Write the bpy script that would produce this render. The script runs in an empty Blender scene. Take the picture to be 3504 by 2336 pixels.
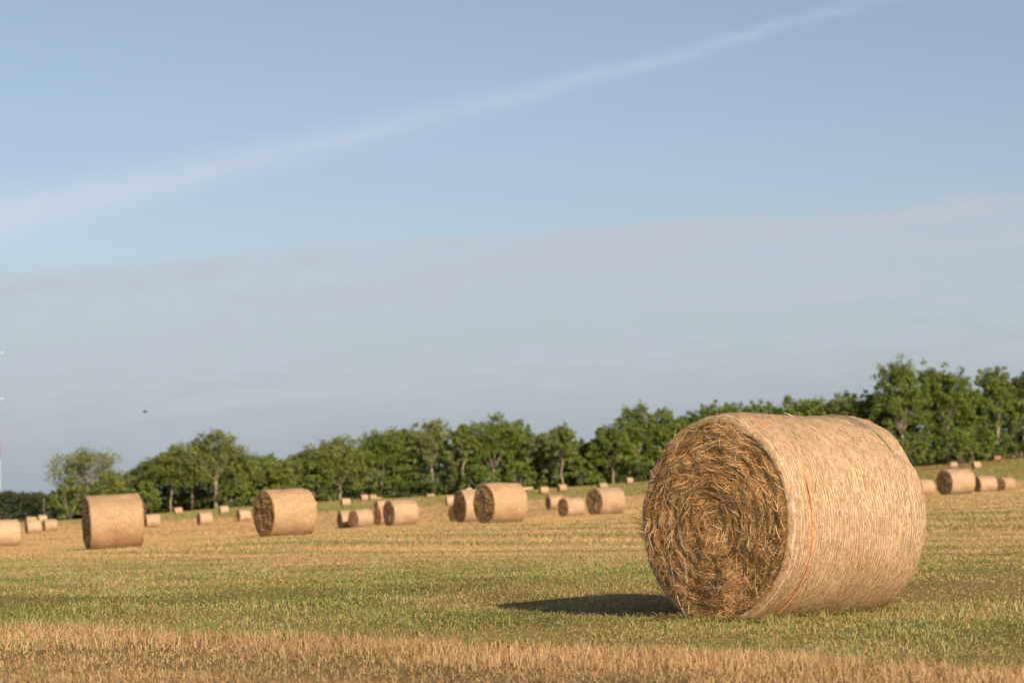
import bpy, math, random
import numpy as np
from mathutils import Matrix, Vector, Quaternion

rng = np.random.default_rng(7)
random.seed(7)
SC = bpy.context.scene
COL = SC.collection

# ------------------------------------------------------------------ camera model
F, PW, PH = 8000.0, 3504, 2336
ROLL = math.radians(1.5)
HOR = 1720.0
PITCH = math.atan((HOR - PH / 2) / F)
CAMH = 0.87
CAM_R = Matrix.Rotation(math.pi / 2 + PITCH, 3, 'X') @ Matrix.Rotation(-ROLL, 3, 'Z')
CAM_P = Vector((0, 0, CAMH))
FWD = CAM_R @ Vector((0, 0, -1))


def at(px, py, d):
    """world point seen at a photo pixel, d metres along the view axis"""
    v = CAM_R @ Vector(((px - PW / 2) / F, (PH / 2 - py) / F, -1.0))
    return CAM_P + v * d


# ------------------------------------------------------------------ noise
def _hash(ix, iy, seed):
    h = (ix.astype(np.int64) * 374761393 + iy.astype(np.int64) * 668265263 + seed * 1442695041) & 0xFFFFFFFF
    h = ((h ^ (h >> 13)) * 1274126177) & 0xFFFFFFFF
    return ((h ^ (h >> 16)) & 0xFFFFFF) / float(0xFFFFFF)


def vnoise(x, y, seed=0):
    x = np.asarray(x, float); y = np.asarray(y, float)
    x0 = np.floor(x); y0 = np.floor(y)
    fx = x - x0; fy = y - y0
    fx = fx * fx * (3 - 2 * fx); fy = fy * fy * (3 - 2 * fy)
    a = _hash(x0, y0, seed); b = _hash(x0 + 1, y0, seed)
    c = _hash(x0, y0 + 1, seed); d = _hash(x0 + 1, y0 + 1, seed)
    return (a * (1 - fx) + b * fx) * (1 - fy) + (c * (1 - fx) + d * fx) * fy


def fbm(x, y, seed=0, octv=3):
    t = 0; amp = .5; tot = 0
    for o in range(octv):
        t = t + amp * vnoise(x * 2 ** o, y * 2 ** o, seed + o * 17)
        tot += amp; amp *= .55
    return t / tot


def sstep(a, b, x):
    t = np.clip((np.asarray(x, float) - a) / (b - a), 0, 1)
    return t * t * (3 - 2 * t)


# ------------------------------------------------------------------ object helpers
def tag(o, label=None, cat=None, group=None, kind=None):
    if label: o['label'] = label
    if cat: o['category'] = cat
    if group: o['group'] = group
    if kind: o['kind'] = kind
    return o


def empty(name, loc=(0, 0, 0)):
    o = bpy.data.objects.new(name, None)
    o.empty_display_size = .3
    o.location = loc
    COL.objects.link(o)
    return o


def link(name, me, parent=None):
    o = bpy.data.objects.new(name, me)
    COL.objects.link(o)
    if parent: o.parent = parent
    return o


def mesh_np(name, verts, quads=None, tris=None, cols=None, mat=None, smooth=False):
    verts = np.asarray(verts, np.float32)
    me = bpy.data.meshes.new(name)
    nq = 0 if quads is None else len(quads)
    nt = 0 if tris is None else len(tris)
    me.vertices.add(len(verts)); me.vertices.foreach_set('co', verts.ravel())
    idx = []
    if nq: idx.append(np.asarray(quads, np.int32).ravel())
    if nt: idx.append(np.asarray(tris, np.int32).ravel())
    idx = np.concatenate(idx)
    me.loops.add(len(idx)); me.loops.foreach_set('vertex_index', idx)
    me.polygons.add(nq + nt)
    start = np.concatenate([np.arange(nq) * 4, nq * 4 + np.arange(nt) * 3]).astype(np.int32)
    me.polygons.foreach_set('loop_start', start)
    if smooth: me.polygons.foreach_set('use_smooth', np.ones(nq + nt, bool))
    me.update(calc_edges=True)
    if cols is not None:
        a = me.color_attributes.new('col', 'FLOAT_COLOR', 'POINT')
        c = np.ones((len(verts), 4), np.float32); c[:, :3] = cols
        a.data.foreach_set('color', c.ravel())
    if mat: me.materials.append(mat)
    return me


def nrm(v):
    return v / np.maximum(np.linalg.norm(v, axis=-1, keepdims=True), 1e-9)


def ribbons(pts, side, width, cols):
    """pts (N,K,3) centre lines, side (N,K,3) unit side vectors, width (N,K), cols (N,3)
    -> verts, quads, vertex colours"""
    N, K, _ = pts.shape
    a = pts - side * (width[..., None] * .5)
    b = pts + side * (width[..., None] * .5)
    v = np.stack([a, b], 2).reshape(-1, 3)
    base = (np.arange(N) * K * 2)[:, None]
    k = np.arange(K - 1)[None, :] * 2
    q = np.stack([base + k, base + k + 1, base + k + 3, base + k + 2], -1).reshape(-1, 4)
    return v, q, np.repeat(cols, K * 2, axis=0)


class Acc:
    """collects vertex / face arrays of ONE part"""
    def __init__(s): s.v, s.q, s.t, s.c, s.n = [], [], [], [], 0
    def add(s, v, q=None, c=None, t=None):
        if q is not None and len(q): s.q.append(np.asarray(q) + s.n)
        if t is not None and len(t): s.t.append(np.asarray(t) + s.n)
        s.v.append(np.asarray(v, float)); s.n += len(v)
        s.c.append(np.broadcast_to(np.asarray(c if c is not None else (1, 1, 1), float), (len(v), 3)))
    def mesh(s, name, mat, smooth=False):
        return mesh_np(name, np.concatenate(s.v), np.concatenate(s.q) if s.q else None,
                       np.concatenate(s.t) if s.t else None, np.concatenate(s.c), mat, smooth)


def tube(path, radii, sides=7):
    """tapered tube through points, capped"""
    P = np.asarray(path, float); R = np.asarray(radii, float); n = len(P)
    T = nrm(np.gradient(P, axis=0))
    ref = np.array([0.31, 0.95, 0.02]) if abs(T[0][1]) < .8 else np.array([1., 0, 0])
    vs = []
    for i in range(n):
        u = np.cross(T[i], ref); u /= np.linalg.norm(u); w = np.cross(T[i], u)
        a = np.arange(sides) * 2 * math.pi / sides
        vs.append(P[i] + R[i] * (np.cos(a)[:, None] * u + np.sin(a)[:, None] * w))
    v = np.concatenate(vs + [P[:1], P[-1:]])
    q = []
    for i in range(n - 1):
        for j in range(sides):
            k = (j + 1) % sides
            q.append((i * sides + j, i * sides + k, (i + 1) * sides + k, (i + 1) * sides + j))
    t = [(n * sides, (j + 1) % sides, j) for j in range(sides)]
    o = (n - 1) * sides
    t += [(n * sides + 1, o + j, o + (j + 1) % sides) for j in range(sides)]
    return v, np.array(q), np.array(t)


def box(cx, cy, cz, sx, sy, sz):
    v = np.array([(x, y, z) for x in (-.5, .5) for y in (-.5, .5) for z in (-.5, .5)]) * (sx, sy, sz) + (cx, cy, cz)
    q = np.array([(0, 1, 3, 2), (4, 6, 7, 5), (0, 4, 5, 1), (2, 3, 7, 6), (0, 2, 6, 4), (1, 5, 7, 3)])
    return v, q


# ------------------------------------------------------------------ materials
def new_mat(name):
    m = bpy.data.materials.new(name); m.use_nodes = True
    nt = m.node_tree; nt.nodes.clear()
    out = nt.nodes.new('ShaderNodeOutputMaterial')
    return m, nt, out


def N(nt, t, **kw):
    n = nt.nodes.new(t)
    for k, v in kw.items():
        if k.startswith('i_'):
            n.inputs[k[2:].replace('_', ' ')].default_value = v
        else:
            setattr(n, k, v)
    return n


def mix_col(nt, blend, fac, a, b):
    n = nt.nodes.new('ShaderNodeMix'); n.data_type = 'RGBA'; n.blend_type = blend
    for sock, val in ((n.inputs[0], fac), (n.inputs[6], a), (n.inputs[7], b)):
        if hasattr(val, 'is_linked') or isinstance(val, bpy.types.NodeSocket): nt.links.new(val, sock)
        elif isinstance(val, (int, float)): sock.default_value = val
        else: sock.default_value = (*val, 1)
    return n.outputs[2]


def math_n(nt, op, a, b=None, c=None, clamp=False):
    n = nt.nodes.new('ShaderNodeMath'); n.operation = op; n.use_clamp = clamp
    for i, v in enumerate((a, b, c)):
        if v is None: continue
        if isinstance(v, (int, float)): n.inputs[i].default_value = v
        else: nt.links.new(v, n.inputs[i])
    return n.outputs[0]


def ramp(nt, fac, stops):
    r = nt.nodes.new('ShaderNodeValToRGB')
    el = r.color_ramp.elements
    while len(el) < len(stops): el.new(.5)
    for e, (p, c) in zip(el, stops):
        e.position = p; e.color = (*c, 1) if len(c) == 3 else c
    nt.links.new(fac, r.inputs[0])
    return r.outputs[0]


def leafy_mat(name, transl, rough=.7, spec=.25):
    """colour comes from the plant's own vertex colour"""
    m, nt, out = new_mat(name)
    at_ = N(nt, 'ShaderNodeAttribute', attribute_name='col')
    p = N(nt, 'ShaderNodeBsdfPrincipled', i_Roughness=rough)
    p.inputs['Specular IOR Level'].default_value = spec
    nt.links.new(at_.outputs['Color'], p.inputs['Base Color'])
    tr = N(nt, 'ShaderNodeBsdfTranslucent')
    nt.links.new(at_.outputs['Color'], tr.inputs['Color'])
    mx = N(nt, 'ShaderNodeMixShader'); mx.inputs[0].default_value = transl
    nt.links.new(p.outputs[0], mx.inputs[1]); nt.links.new(tr.outputs[0], mx.inputs[2])
    nt.links.new(mx.outputs[0], out.inputs[0])
    return m


M_LEAF = leafy_mat('leaf_green', .38)
M_GRASS = leafy_mat('grass_blade', .2)
M_STRAW = leafy_mat('straw', .1, .5, .4)


def bark_mat():
    m, nt, out = new_mat('pale_bark')
    tc = N(nt, 'ShaderNodeTexCoord')
    no = N(nt, 'ShaderNodeTexNoise', i_Scale=2.5, i_Detail=5)
    nt.links.new(tc.outputs['Object'], no.inputs['Vector'])
    c = ramp(nt, no.outputs[0], [(.3, (.16, .125, .09)), (.7, (.36, .29, .22))])
    p = N(nt, 'ShaderNodeBsdfPrincipled', i_Roughness=.9)
    nt.links.new(c, p.inputs['Base Color'])
    b = N(nt, 'ShaderNodeBump', i_Strength=.5, i_Distance=.05)
    nt.links.new(no.outputs[0], b.inputs['Height']); nt.links.new(b.outputs[0], p.inputs['Normal'])
    nt.links.new(p.outputs[0], out.inputs[0])
    return m


M_BARK = bark_mat()


def plain_mat(name, c1, c2, scale=6, rough=.6, metal=0):
    m, nt, out = new_mat(name)
    tc = N(nt, 'ShaderNodeTexCoord')
    no = N(nt, 'ShaderNodeTexNoise', i_Scale=scale, i_Detail=4)
    nt.links.new(tc.outputs['Object'], no.inputs['Vector'])
    c = ramp(nt, no.outputs[0], [(.3, c1), (.7, c2)])
    p = N(nt, 'ShaderNodeBsdfPrincipled', i_Roughness=rough, i_Metallic=metal)
    nt.links.new(c, p.inputs['Base Color']); nt.links.new(p.outputs[0], out.inputs[0])
    return m


def net_mat(name, dark, light, fine):
    """hay pressed under net wrap: streaks that run round the bale (local X is its axis)"""
    m, nt, out = new_mat(name)
    tc = N(nt, 'ShaderNodeTexCoord')
    uv = tc.outputs['UV']                       # u along the axis in m, v round the bale in m
    def nz(sx, sy, sc, det=4, dist=0.0):
        mp = N(nt, 'ShaderNodeMapping'); mp.inputs['Scale'].default_value = (sx, sy, 1)
        mp.inputs['Rotation'].default_value = (0, 0, .05)
        nt.links.new(uv, mp.inputs[0])
        n = N(nt, 'ShaderNodeTexNoise', i_Scale=sc, i_Detail=det, i_Distortion=dist)
        nt.links.new(mp.outputs[0], n.inputs['Vector']); return n.outputs[0]
    big = nz(1, .8, 2.2, 3)
    mid = nz(1, .4, 24, 5, .6)
    fin = nz(1, .3, fine, 4, .5)
    c = ramp(nt, fin, [(.30, dark), (.5, tuple(.5 * (a + b) for a, b in zip(dark, light))), (.68, light)])
    c = mix_col(nt, 'MULTIPLY', 1.0, c, ramp(nt, mid, [(.32, (.74, .69, .63)), (.6, (1, 1, 1))]))
    c = mix_col(nt, 'MULTIPLY', 1.0, c, ramp(nt, big, [(.3, (.82, .78, .74)), (.65, (1.0, 1.0, 1.0))]))
    # the net's own white threads, every couple of centimetres
    sp = N(nt, 'ShaderNodeSeparateXYZ'); nt.links.new(uv, sp.inputs[0])
    wob = math_n(nt, 'MULTIPLY_ADD', mid, .012, sp.outputs[0])
    s = math_n(nt, 'SINE', math_n(nt, 'MULTIPLY', wob, 2 * math.pi / .028))
    th = math_n(nt, 'MULTIPLY', math_n(nt, 'GREATER_THAN', s, .6), .42)
    c = mix_col(nt, 'MIX', th, c, (.72, .62, .5))
    oi = N(nt, 'ShaderNodeObjectInfo')
    c = mix_col(nt, 'MULTIPLY', 1.0, c, ramp(nt, oi.outputs['Random'], [(0, (.86, .84, .80)), (1, (1.06, 1.06, 1.06))]))
    p = N(nt, 'ShaderNodeBsdfPrincipled', i_Roughness=.62)
    p.inputs['Specular IOR Level'].default_value = .3
    nt.links.new(c, p.inputs['Base Color'])
    h = math_n(nt, 'MULTIPLY_ADD', mid, .6, fin)
    b = N(nt, 'ShaderNodeBump', i_Strength=.45, i_Distance=.012)
    nt.links.new(h, b.inputs['Height']); nt.links.new(b.outputs[0], p.inputs['Normal'])
    nt.links.new(p.outputs[0], out.inputs[0])
    return m


M_NET = net_mat('net_wrapped_hay', (.375, .243, .132), (.61, .43, .25), 85)
M_GOLD = net_mat('golden_hay', (.36, .21, .093), (.61, .405, .205), 40)
M_ORANGE = plain_mat('orange_net_edge', (.58, .20, .075), (.70, .34, .17), 30, .6)
M_GREENT = plain_mat('green_net_edge', (.16, .17, .09), (.28, .27, .16), 30, .6)
M_WOOD = plain_mat('fence_wood', (.24, .13, .09), (.40, .24, .17), 3, .85)
M_POLE = plain_mat('weathered_pole', (.28, .25, .21), (.42, .39, .34), 3, .8)
M_RED = plain_mat('red_mast_paint', (.36, .05, .045), (.5, .09, .08), .4, .5)
M_WHITE = plain_mat('white_mast_paint', (.5, .5, .5), (.64, .64, .63), .4, .5)
M_BIRD = plain_mat('black_feathers', (.012, .012, .016), (.03, .03, .035), 20, .6)

# ------------------------------------------------------------------ hay bales: photo measurements
# left edge of the near end, its lowest row, its height (photo px), angle of the end to the line of sight,
# look, vertical squash, length factor, label
BALES = [
 (-45, 1872, 93, 75, 'p', 1, 1.0, 'pale hay bale cut off by the left edge of the photo'),
 (85, 1825, 46, 76, 'p', 1, 1, 'small hay bale at the front left of the cluster of four near the left edge'),
 (85, 1800, 33, 74, 'p', 1, 1, 'small hay bale peeking over the front left bale of the left edge cluster'),
 (128, 1788, 27, 76, 'p', 1, 1, 'tiny hay bale right at the foot of the slender grey pole'),
 (146, 1818, 42, 77, 'p', 1, 1, 'small hay bale at the front right of the cluster of four near the left edge'),
 (284, 1883, 188, 81, 'g', 1, .95, 'large golden hay bale seen side on with only a dark sliver of its end showing'),
 (494, 1804.5, 46, 78, 'p', 1, 1, 'small hay bale just to the right of the large side on golden bale'),
 (595, 1760.5, 25.5, 80, 'p', 1, 1, 'tiny hay bale on green grass beside the slim pale trunk with raised branches'),
 (674, 1796, 45, 74, 'p', 1, .95, 'small hay bale alone on tan stubble between the two large golden bales'),
 (748, 1758.5, 28, 74, 'p', 1, 1, 'tiny hay bale on green grass just right of the thickest pale trunk'),
 (808, 1783, 39, 68, 'p', 1, 1, 'small hay bale close to the left side of the golden bale with a lump'),
 (868, 1838, 165, 63, 'g', 1, .97, 'large golden hay bale with a lump on its right edge and a brown end'),
 (1154, 1810, 62, 72, 'p', 1, 1, 'small dark ended hay bale, leftmost of the row of four left of centre'),
 (1192, 1807, 63, 55, 'p', 1, 1.0, 'hay bale overlapping the leftmost one in the row of four left of centre'),
 (1276, 1796, 63, 60, 'p', 1, 1, 'hay bale mostly hidden behind the biggest one in the row of four'),
 (1281, 1748, 36, 66, 'p', 1, 1, 'far hay bale showing just above the mostly hidden one in the row of four'),
 (1311, 1801.5, 93, 63, 'p', 1, .98, 'biggest and rightmost hay bale of the row of four left of centre'),
 (1165, 1732, 28, 74, 'p', 1, 1, 'small hay bale on green grass in front of the low forking pale trunk'),
 (1232, 1714, 22.5, 72, 'p', 1, 1, 'leftmost of three far hay bales that touch at the edge of the trees'),
 (1261, 1711, 20, 72, 'p', .9, 1, 'middle one of three far hay bales that touch at the edge of the trees'),
 (1282, 1712, 11.5, 72, 'p', .52, .8, 'low rightmost one of three far hay bales that touch at the tree edge'),
 (1457, 1701, 12, 78, 'p', .52, 1.2, 'low slumped far hay bale alone at the dark tree edge left of the white tank'),
 (1524, 1732, 38, 79, 'p', 1, 1, 'small far hay bale left of the two large overlapping bales at the centre'),
 (1534, 1786, 59, 58, 'p', 1, 1, 'small bale with its brown end peeking out left of the two large overlapping bales'),
 (1552, 1790, 115, 66, 'p', 1, 1, 'left and farther one of the two large overlapping hay bales at the centre'),
 (1620.5, 1792, 140, 57, 'g', 1, .95, 'right and nearer one of the two large overlapping hay bales at the centre'),
 (1782, 1679, 14.5, 75, 'p', .62, 1, 'low far hay bale half hidden by the right shoulder of the large centre bale'),
 (1800, 1679, 13.5, 75, 'p', .6, .9, 'low far hay bale standing clear to the right of the large centre bale'),
 (1845.5, 1693, 27, 75, 'p', 1, 1, 'small far hay bale on green grass to the left of the spire topped tree'),
 (1905.6, 1681, 26, 64, 'p', 1, 1, 'small far hay bale at the foot of the spire topped tree'),
 (1866.6, 1743, 49, 66, 'p', 1, 1, 'smallest and leftmost hay bale of the trio just left of the huge foreground bale'),
 (1909, 1769, 67, 55, 'p', 1, 1, 'middle hay bale of the trio just left of the huge foreground bale'),
 (2007, 1763, 96, 53, 'p', 1, 1.02, 'largest and rightmost hay bale of the trio just left of the huge foreground bale'),
 (2044, 1678, 27, 64, 'p', 1, 1, 'tiny far hay bale peeking above the largest bale of the trio'),
 (2138, 1656, 22, 62, 'p', 1, 1, 'tiny far hay bale by the trees close left of the huge foreground bale'),
 (3122, 1696, 56, 50, 'p', 1, 1, 'hay bale half hidden behind the right side of the huge foreground bale'),
 (3206, 1694, 90, 51, 'p', 1, 1.08, 'large dark ended hay bale, biggest of those right of the huge foreground bale'),
 (3330, 1686.5, 59, 62, 'p', 1, 1.05, 'hay bale tucked behind the right side of the biggest right hand bale'),
 (3405, 1683, 50, 40, 'p', 1, 1.05, 'rightmost hay bale in the field with its round dark end turned to the viewer'),
 (3250, 1605, 23.5, 82, 'p', 1, 1, 'tiny pale far hay bale peeking above the biggest right hand bale'),
 (3324, 1604, 25, 62, 'p', 1, .95, 'tiny far hay bale with a dark left end on the brown bank'),
 (3400, 1575, 17, 80, 'r', .78, 1, 'reddish far hay bale standing behind the wooden rail fence'),
]
HERO = dict(l=2194, base=2130, h=708, th=42.0)
R0 = .75          # bale radius
L0 = 1.5          # bale length


def bale_place(l, base, h, th, sz=1.0, ln=1.0):
    d = F * 1.463 * sz / h
    w = math.radians(th)
    xc = l + .5 * (h / sz) * math.cos(w)
    p = at(xc, base, d)
    phi = math.atan((xc - PW / 2) / F) + w
    a = Vector((math.sin(phi), math.cos(phi), 0))
    c = p + a * (L0 * ln * .5)
    return c, math.pi / 2 - phi, p


# ------------------------------------------------------------------ terrain: smooth surface through the foot of every bale and the wood's edge
WOOD_EDGE = [(60, 1782, 640), (300, 1774, 545), (588, 1753, 545), (742, 1739, 545), (1000, 1722, 550), (1198, 1707, 550),
             (1450, 1697, 555), (1711, 1684, 555), (1914, 1668, 550), (2117, 1650, 560), (2400, 1633, 560),
             (2900, 1607, 550), (3158, 1592, 545), (3468, 1567, 560)]
ctl = []
for b in BALES:
    c, _, p = bale_place(b[0], b[1], b[2], b[3], b[5], b[6])
    ctl.append((p.x, p.y, p.z))
for e in WOOD_EDGE:
    p = at(*e); ctl.append(tuple(p))
_, HERO_RZ, _hp = bale_place(HERO['l'], HERO['base'], HERO['h'], HERO['th'])
for X, Y in [(-3, 9), (0, 9), (3, 9), (-4, 14), (0, 14), (4, 14), (-6, 20), (0, 20), (6, 20), (-8, 30), (0, 30), (8, 30), (-11, 42), (0, 42), (11, 42)]:
    ctl.append((X, Y, 0.0))
ctl.append((_hp.x, _hp.y, _hp.z))
ctl = np.array(ctl)


def _uv(X, Y):
    Yc = np.clip(Y, 4, 600)
    return np.clip(X / np.maximum(Y, 4), -.4, .4) * 5.0, np.log(Yc)


def _phi(r2): return r2 * np.log(np.maximum(r2, 1e-12)) * .5


_cu, _cv = _uv(ctl[:, 0], ctl[:, 1])
_n = len(ctl)
_K = _phi((_cu[:, None] - _cu) ** 2 + (_cv[:, None] - _cv) ** 2) + np.eye(_n) * .004
_P = np.stack([np.ones(_n), _cu, _cv], 1)
_sol = np.linalg.solve(np.block([[_K, _P], [_P.T, np.zeros((3, 3))]]), np.concatenate([ctl[:, 2], np.zeros(3)]))


def terrain(X, Y):
    X = np.asarray(X, float); Y = np.asarray(Y, float)
    u, v = _uv(X, Y)
    z = _sol[_n] + _sol[_n + 1] * u + _sol[_n + 2] * v
    for i in range(_n):
        z = z + _sol[i] * _phi((u - _cu[i]) ** 2 + (v - _cv[i]) ** 2)
    swell = .085 * sstep(17.8, 23.5, Y) * sstep(50, 28, Y)          # swell added behind the near bale so its shadow shows thicker
    return z * sstep(34, 58, Y) + swell


def tz(x, y): return float(terrain(np.array([x]), np.array([y]))[0])


# ------------------------------------------------------------------ what grows where
def wco(X, Y): return .75 * X + .66 * Y          # across the mown swaths
RIDGE = 9.15


def greenness(X, Y):
    w = wco(X, Y) + (fbm(X / 2.2, Y / 2.2, 5, 2) - .5) * .9 + (fbm(X / .45, Y / .45, 6, 2) - .5) * .55
    n1 = fbm(X / 1.6, Y / 2.6, 11, 3); n2 = fbm(X / 6, Y / 9, 23, 3)
    g = np.full(np.shape(X), .06)
    g = np.where(w > RIDGE, .82, g)
    g = np.where(w > 12.5, .60, g)
    g = np.where(w > 15, .62, g)
    g = np.where(w > 19, .36, g)
    g = np.where(w > 23.4, .03, g)
    band = .5 + .5 * np.sin(2 * math.pi * (w - 24.5) / 5.6)
    g = np.where(w > 24.8, .0 + .72 * band ** 1.3, g)
    far = sstep(60, 170, Y)
    g = g * (1 - far) + far * (.0 + .34 * band * n2)
    amp = np.where(w < RIDGE - .2, .35, 1.0)
    amp = amp * np.where(Y > 34, .7, 1.0)
    g = g + amp * ((n1 - .5) * .9 + (n2 - .5) * .8)
    # grassy strip along the wood
    edge = 330 + X * -.25 + (fbm(X / 30, Y / 50, 71, 2) - .5) * 40
    ge = sstep(edge, edge + 25, Y)
    g = g * (1 - ge) + ge * (.78 + .5 * (n2 - .5))
    return np.clip(g, 0, 1)


def ground_colour(X, Y):
    g = greenness(X, Y)[..., None]
    n = fbm(X / .8, Y / 1.4, 41, 3)[..., None]
    n2 = fbm(X / 5, Y / 12, 43, 3)[..., None]
    straw = np.array([.36, .225, .095]) * (1 - n) + np.array([.56, .385, .18]) * n
    straw = straw * (.85 + .4 * n2) * 1.12
    green = np.array([.15, .17, .035]) * (1 - n) + np.array([.30, .28, .075]) * n
    c = straw * (1 - g) + green * g
    w = wco(X, Y)
    front_strip = ((sstep(RIDGE - 2.3, RIDGE - 1.8, w) * sstep(RIDGE - .5, RIDGE - .9, w)) * sstep(.3, .55, fbm(X / 1.1, Y / 1.1, 77, 2)))[..., None]
    c = c * (1 - .4 * front_strip) + .4 * front_strip * np.array([.11, .065, .03])  # darker brown patches along the front of the ridge
    ln = (sstep(23.2, 23.6, w) * sstep(24.6, 24.1, w) * sstep(.35, .6, fbm(X / 2.5, Y / 2.5, 78, 2)))[..., None]
    c = c * (1 - .65 * ln) + .65 * ln * np.array([.24, .12, .05])
    # brown bank of dead grass at the far right
    bank = (sstep(60, 72, X) * sstep(492, 500, Y) * sstep(545, 530, Y))[..., None]
    c = c * (1 - .8 * bank) + .8 * bank * np.array([.30, .17, .08])
    return c


# ------------------------------------------------------------------ ground sheet
def build_ground():
    rows = np.geomspace(18, 4030, 640) - 30
    cols = np.concatenate([np.linspace(-3, -.42, 40)[:-1], np.linspace(-.42, .42, 560), np.linspace(.42, 3, 40)[1:]])
    YY, UU = np.meshgrid(rows, cols, indexing='ij')
    XX = UU * (YY + 30)
    ZZ = terrain(XX, YY)
    ZZ = ZZ + (fbm(XX / 1.3, YY / 1.3, 3, 2) - .5) * .03 * sstep(80, 20, YY)
    nr, nc = XX.shape
    v = np.stack([XX, YY, ZZ], -1).reshape(-1, 3)
    i = (np.arange(nr - 1)[:, None] * nc + np.arange(nc - 1)[None, :]).ravel()
    q = np.stack([i, i + 1, i + nc + 1, i + nc], -1)
    m, nt, out = new_mat('mown_hayfield')
    a = N(nt, 'ShaderNodeAttribute', attribute_name='col')
    tc = N(nt, 'ShaderNodeTexCoord')
    no = N(nt, 'ShaderNodeTexNoise', i_Scale=7, i_Detail=8, i_Roughness=.7)
    nt.links.new(tc.outputs['Object'], no.inputs['Vector'])
    no2 = N(nt, 'ShaderNodeTexNoise', i_Scale=.8, i_Detail=6, i_Roughness=.65)
    nt.links.new(tc.outputs['Object'], no2.inputs['Vector'])
    c = mix_col(nt, 'MULTIPLY', 1.0, a.outputs['Color'], ramp(nt, no.outputs[0], [(.3, (.62, .6, .58)), (.65, (1.12, 1.1, 1.06))]))
    c = mix_col(nt, 'MULTIPLY', 1.0, c, ramp(nt, no2.outputs[0], [(.3, (.78, .8, .76)), (.68, (1.12, 1.1, 1.08))]))
    p = N(nt, 'ShaderNodeBsdfPrincipled', i_Roughness=.95)
    p.inputs['Specular IOR Level'].default_value = .1
    nt.links.new(c, p.inputs['Base Color'])
    b = N(nt, 'ShaderNodeBump', i_Strength=1.0, i_Distance=.12)
    nt.links.new(no.outputs[0], b.inputs['Height']); nt.links.new(b.outputs[0], p.inputs['Normal'])
    nt.links.new(p.outputs[0], out.inputs[0])
    me = mesh_np('ground', v, q, None, ground_colour(XX, YY).reshape(-1, 3), m, True)
    tag(link('ground', me), 'mown hayfield of tan stubble and green grass', None, None, 'structure')


build_ground()


# ------------------------------------------------------------------ grass and stubble blades
def scatter(n, y0, y1, power, margin=1.6, half=.245):
    """random field points, density falling with distance"""
    t = rng.random(n)
    e = 2 - power
    Y = (y0 ** e + t * (y1 ** e - y0 ** e)) ** (1 / e) if abs(e) > 1e-6 else y0 * (y1 / y0) ** t
    X = (rng.random(n) * 2 - 1) * (half * Y + margin)
    return X, Y


def clear_of_hero(X, Y):
    c = HERO_C; dx = X - c.x; dy = Y - c.y
    ca, sa = math.cos(HERO_RZ), math.sin(HERO_RZ)
    lx = dx * ca + dy * sa; ly = -dx * sa + dy * ca
    return ~((np.abs(lx) < L0 * .5) & (np.abs(ly) < .30))


def blades(X, Y, hgt, wid, lean, cols):
    n = len(X)
    Z = terrain(X, Y) - .01
    a = rng.random(n) * 2 * math.pi
    ld = np.stack([np.cos(a), np.sin(a), np.zeros(n)], -1) * (lean * hgt)[:, None]
    p0 = np.stack([X, Y, Z], -1)
    up = np.array([0, 0, 1.0])
    p1 = p0 + up * (hgt * .55)[:, None] + ld * .3
    p2 = p0 + up * (hgt * (1 - .3 * lean))[:, None] + ld
    s = rng.random(n) * 2 * math.pi
    side = np.stack([np.cos(s), np.sin(s) * .6, np.zeros(n)], -1)
    side = nrm(side)[:, None, :].repeat(3, 1)
    w = np.stack([wid, wid * .85, wid * .18], -1)
    return ribbons(np.stack([p0, p1, p2], 1), side, w, cols)


def blade_colours(g, X, Y):
    n = len(X)
    isg = rng.random(n) < g * .85
    t = (.58 + (rng.random(n) - .5) * np.clip(20 / np.maximum(Y, 1), .14, .95))[:, None].clip(0, 1)
    patch = fbm(X / 1.2, Y / 1.2, 91, 2)[:, None]
    gr = np.array([.12, .15, .03]) * (1 - t) + np.array([.315, .32, .098]) * t
    gr = gr * (.75 + .5 * patch)
    st = np.array([.22, .118, .048]) * (1 - t ** 1.2) + np.array([.60, .42, .21]) * t ** 1.2
    st = st * (.8 + .4 * patch)
    br = (sstep(.45, .72, fbm(X / 1.6, Y / 2.2, 191, 3)) * sstep(RIDGE + .3, RIDGE - 1.5, wco(X, Y)))[:, None]
    st = st * (1 - br * np.array([.20, .25, .28]))
    st = st * (1 + .06 * (wco(X, Y) < RIDGE) + .30 * sstep(24, 60, Y))[:, None]
    return np.where(isg[:, None], gr, st), isg


HERO_C, _, _ = bale_place(HERO['l'], HERO['base'], HERO['h'], HERO['th'])


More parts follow.
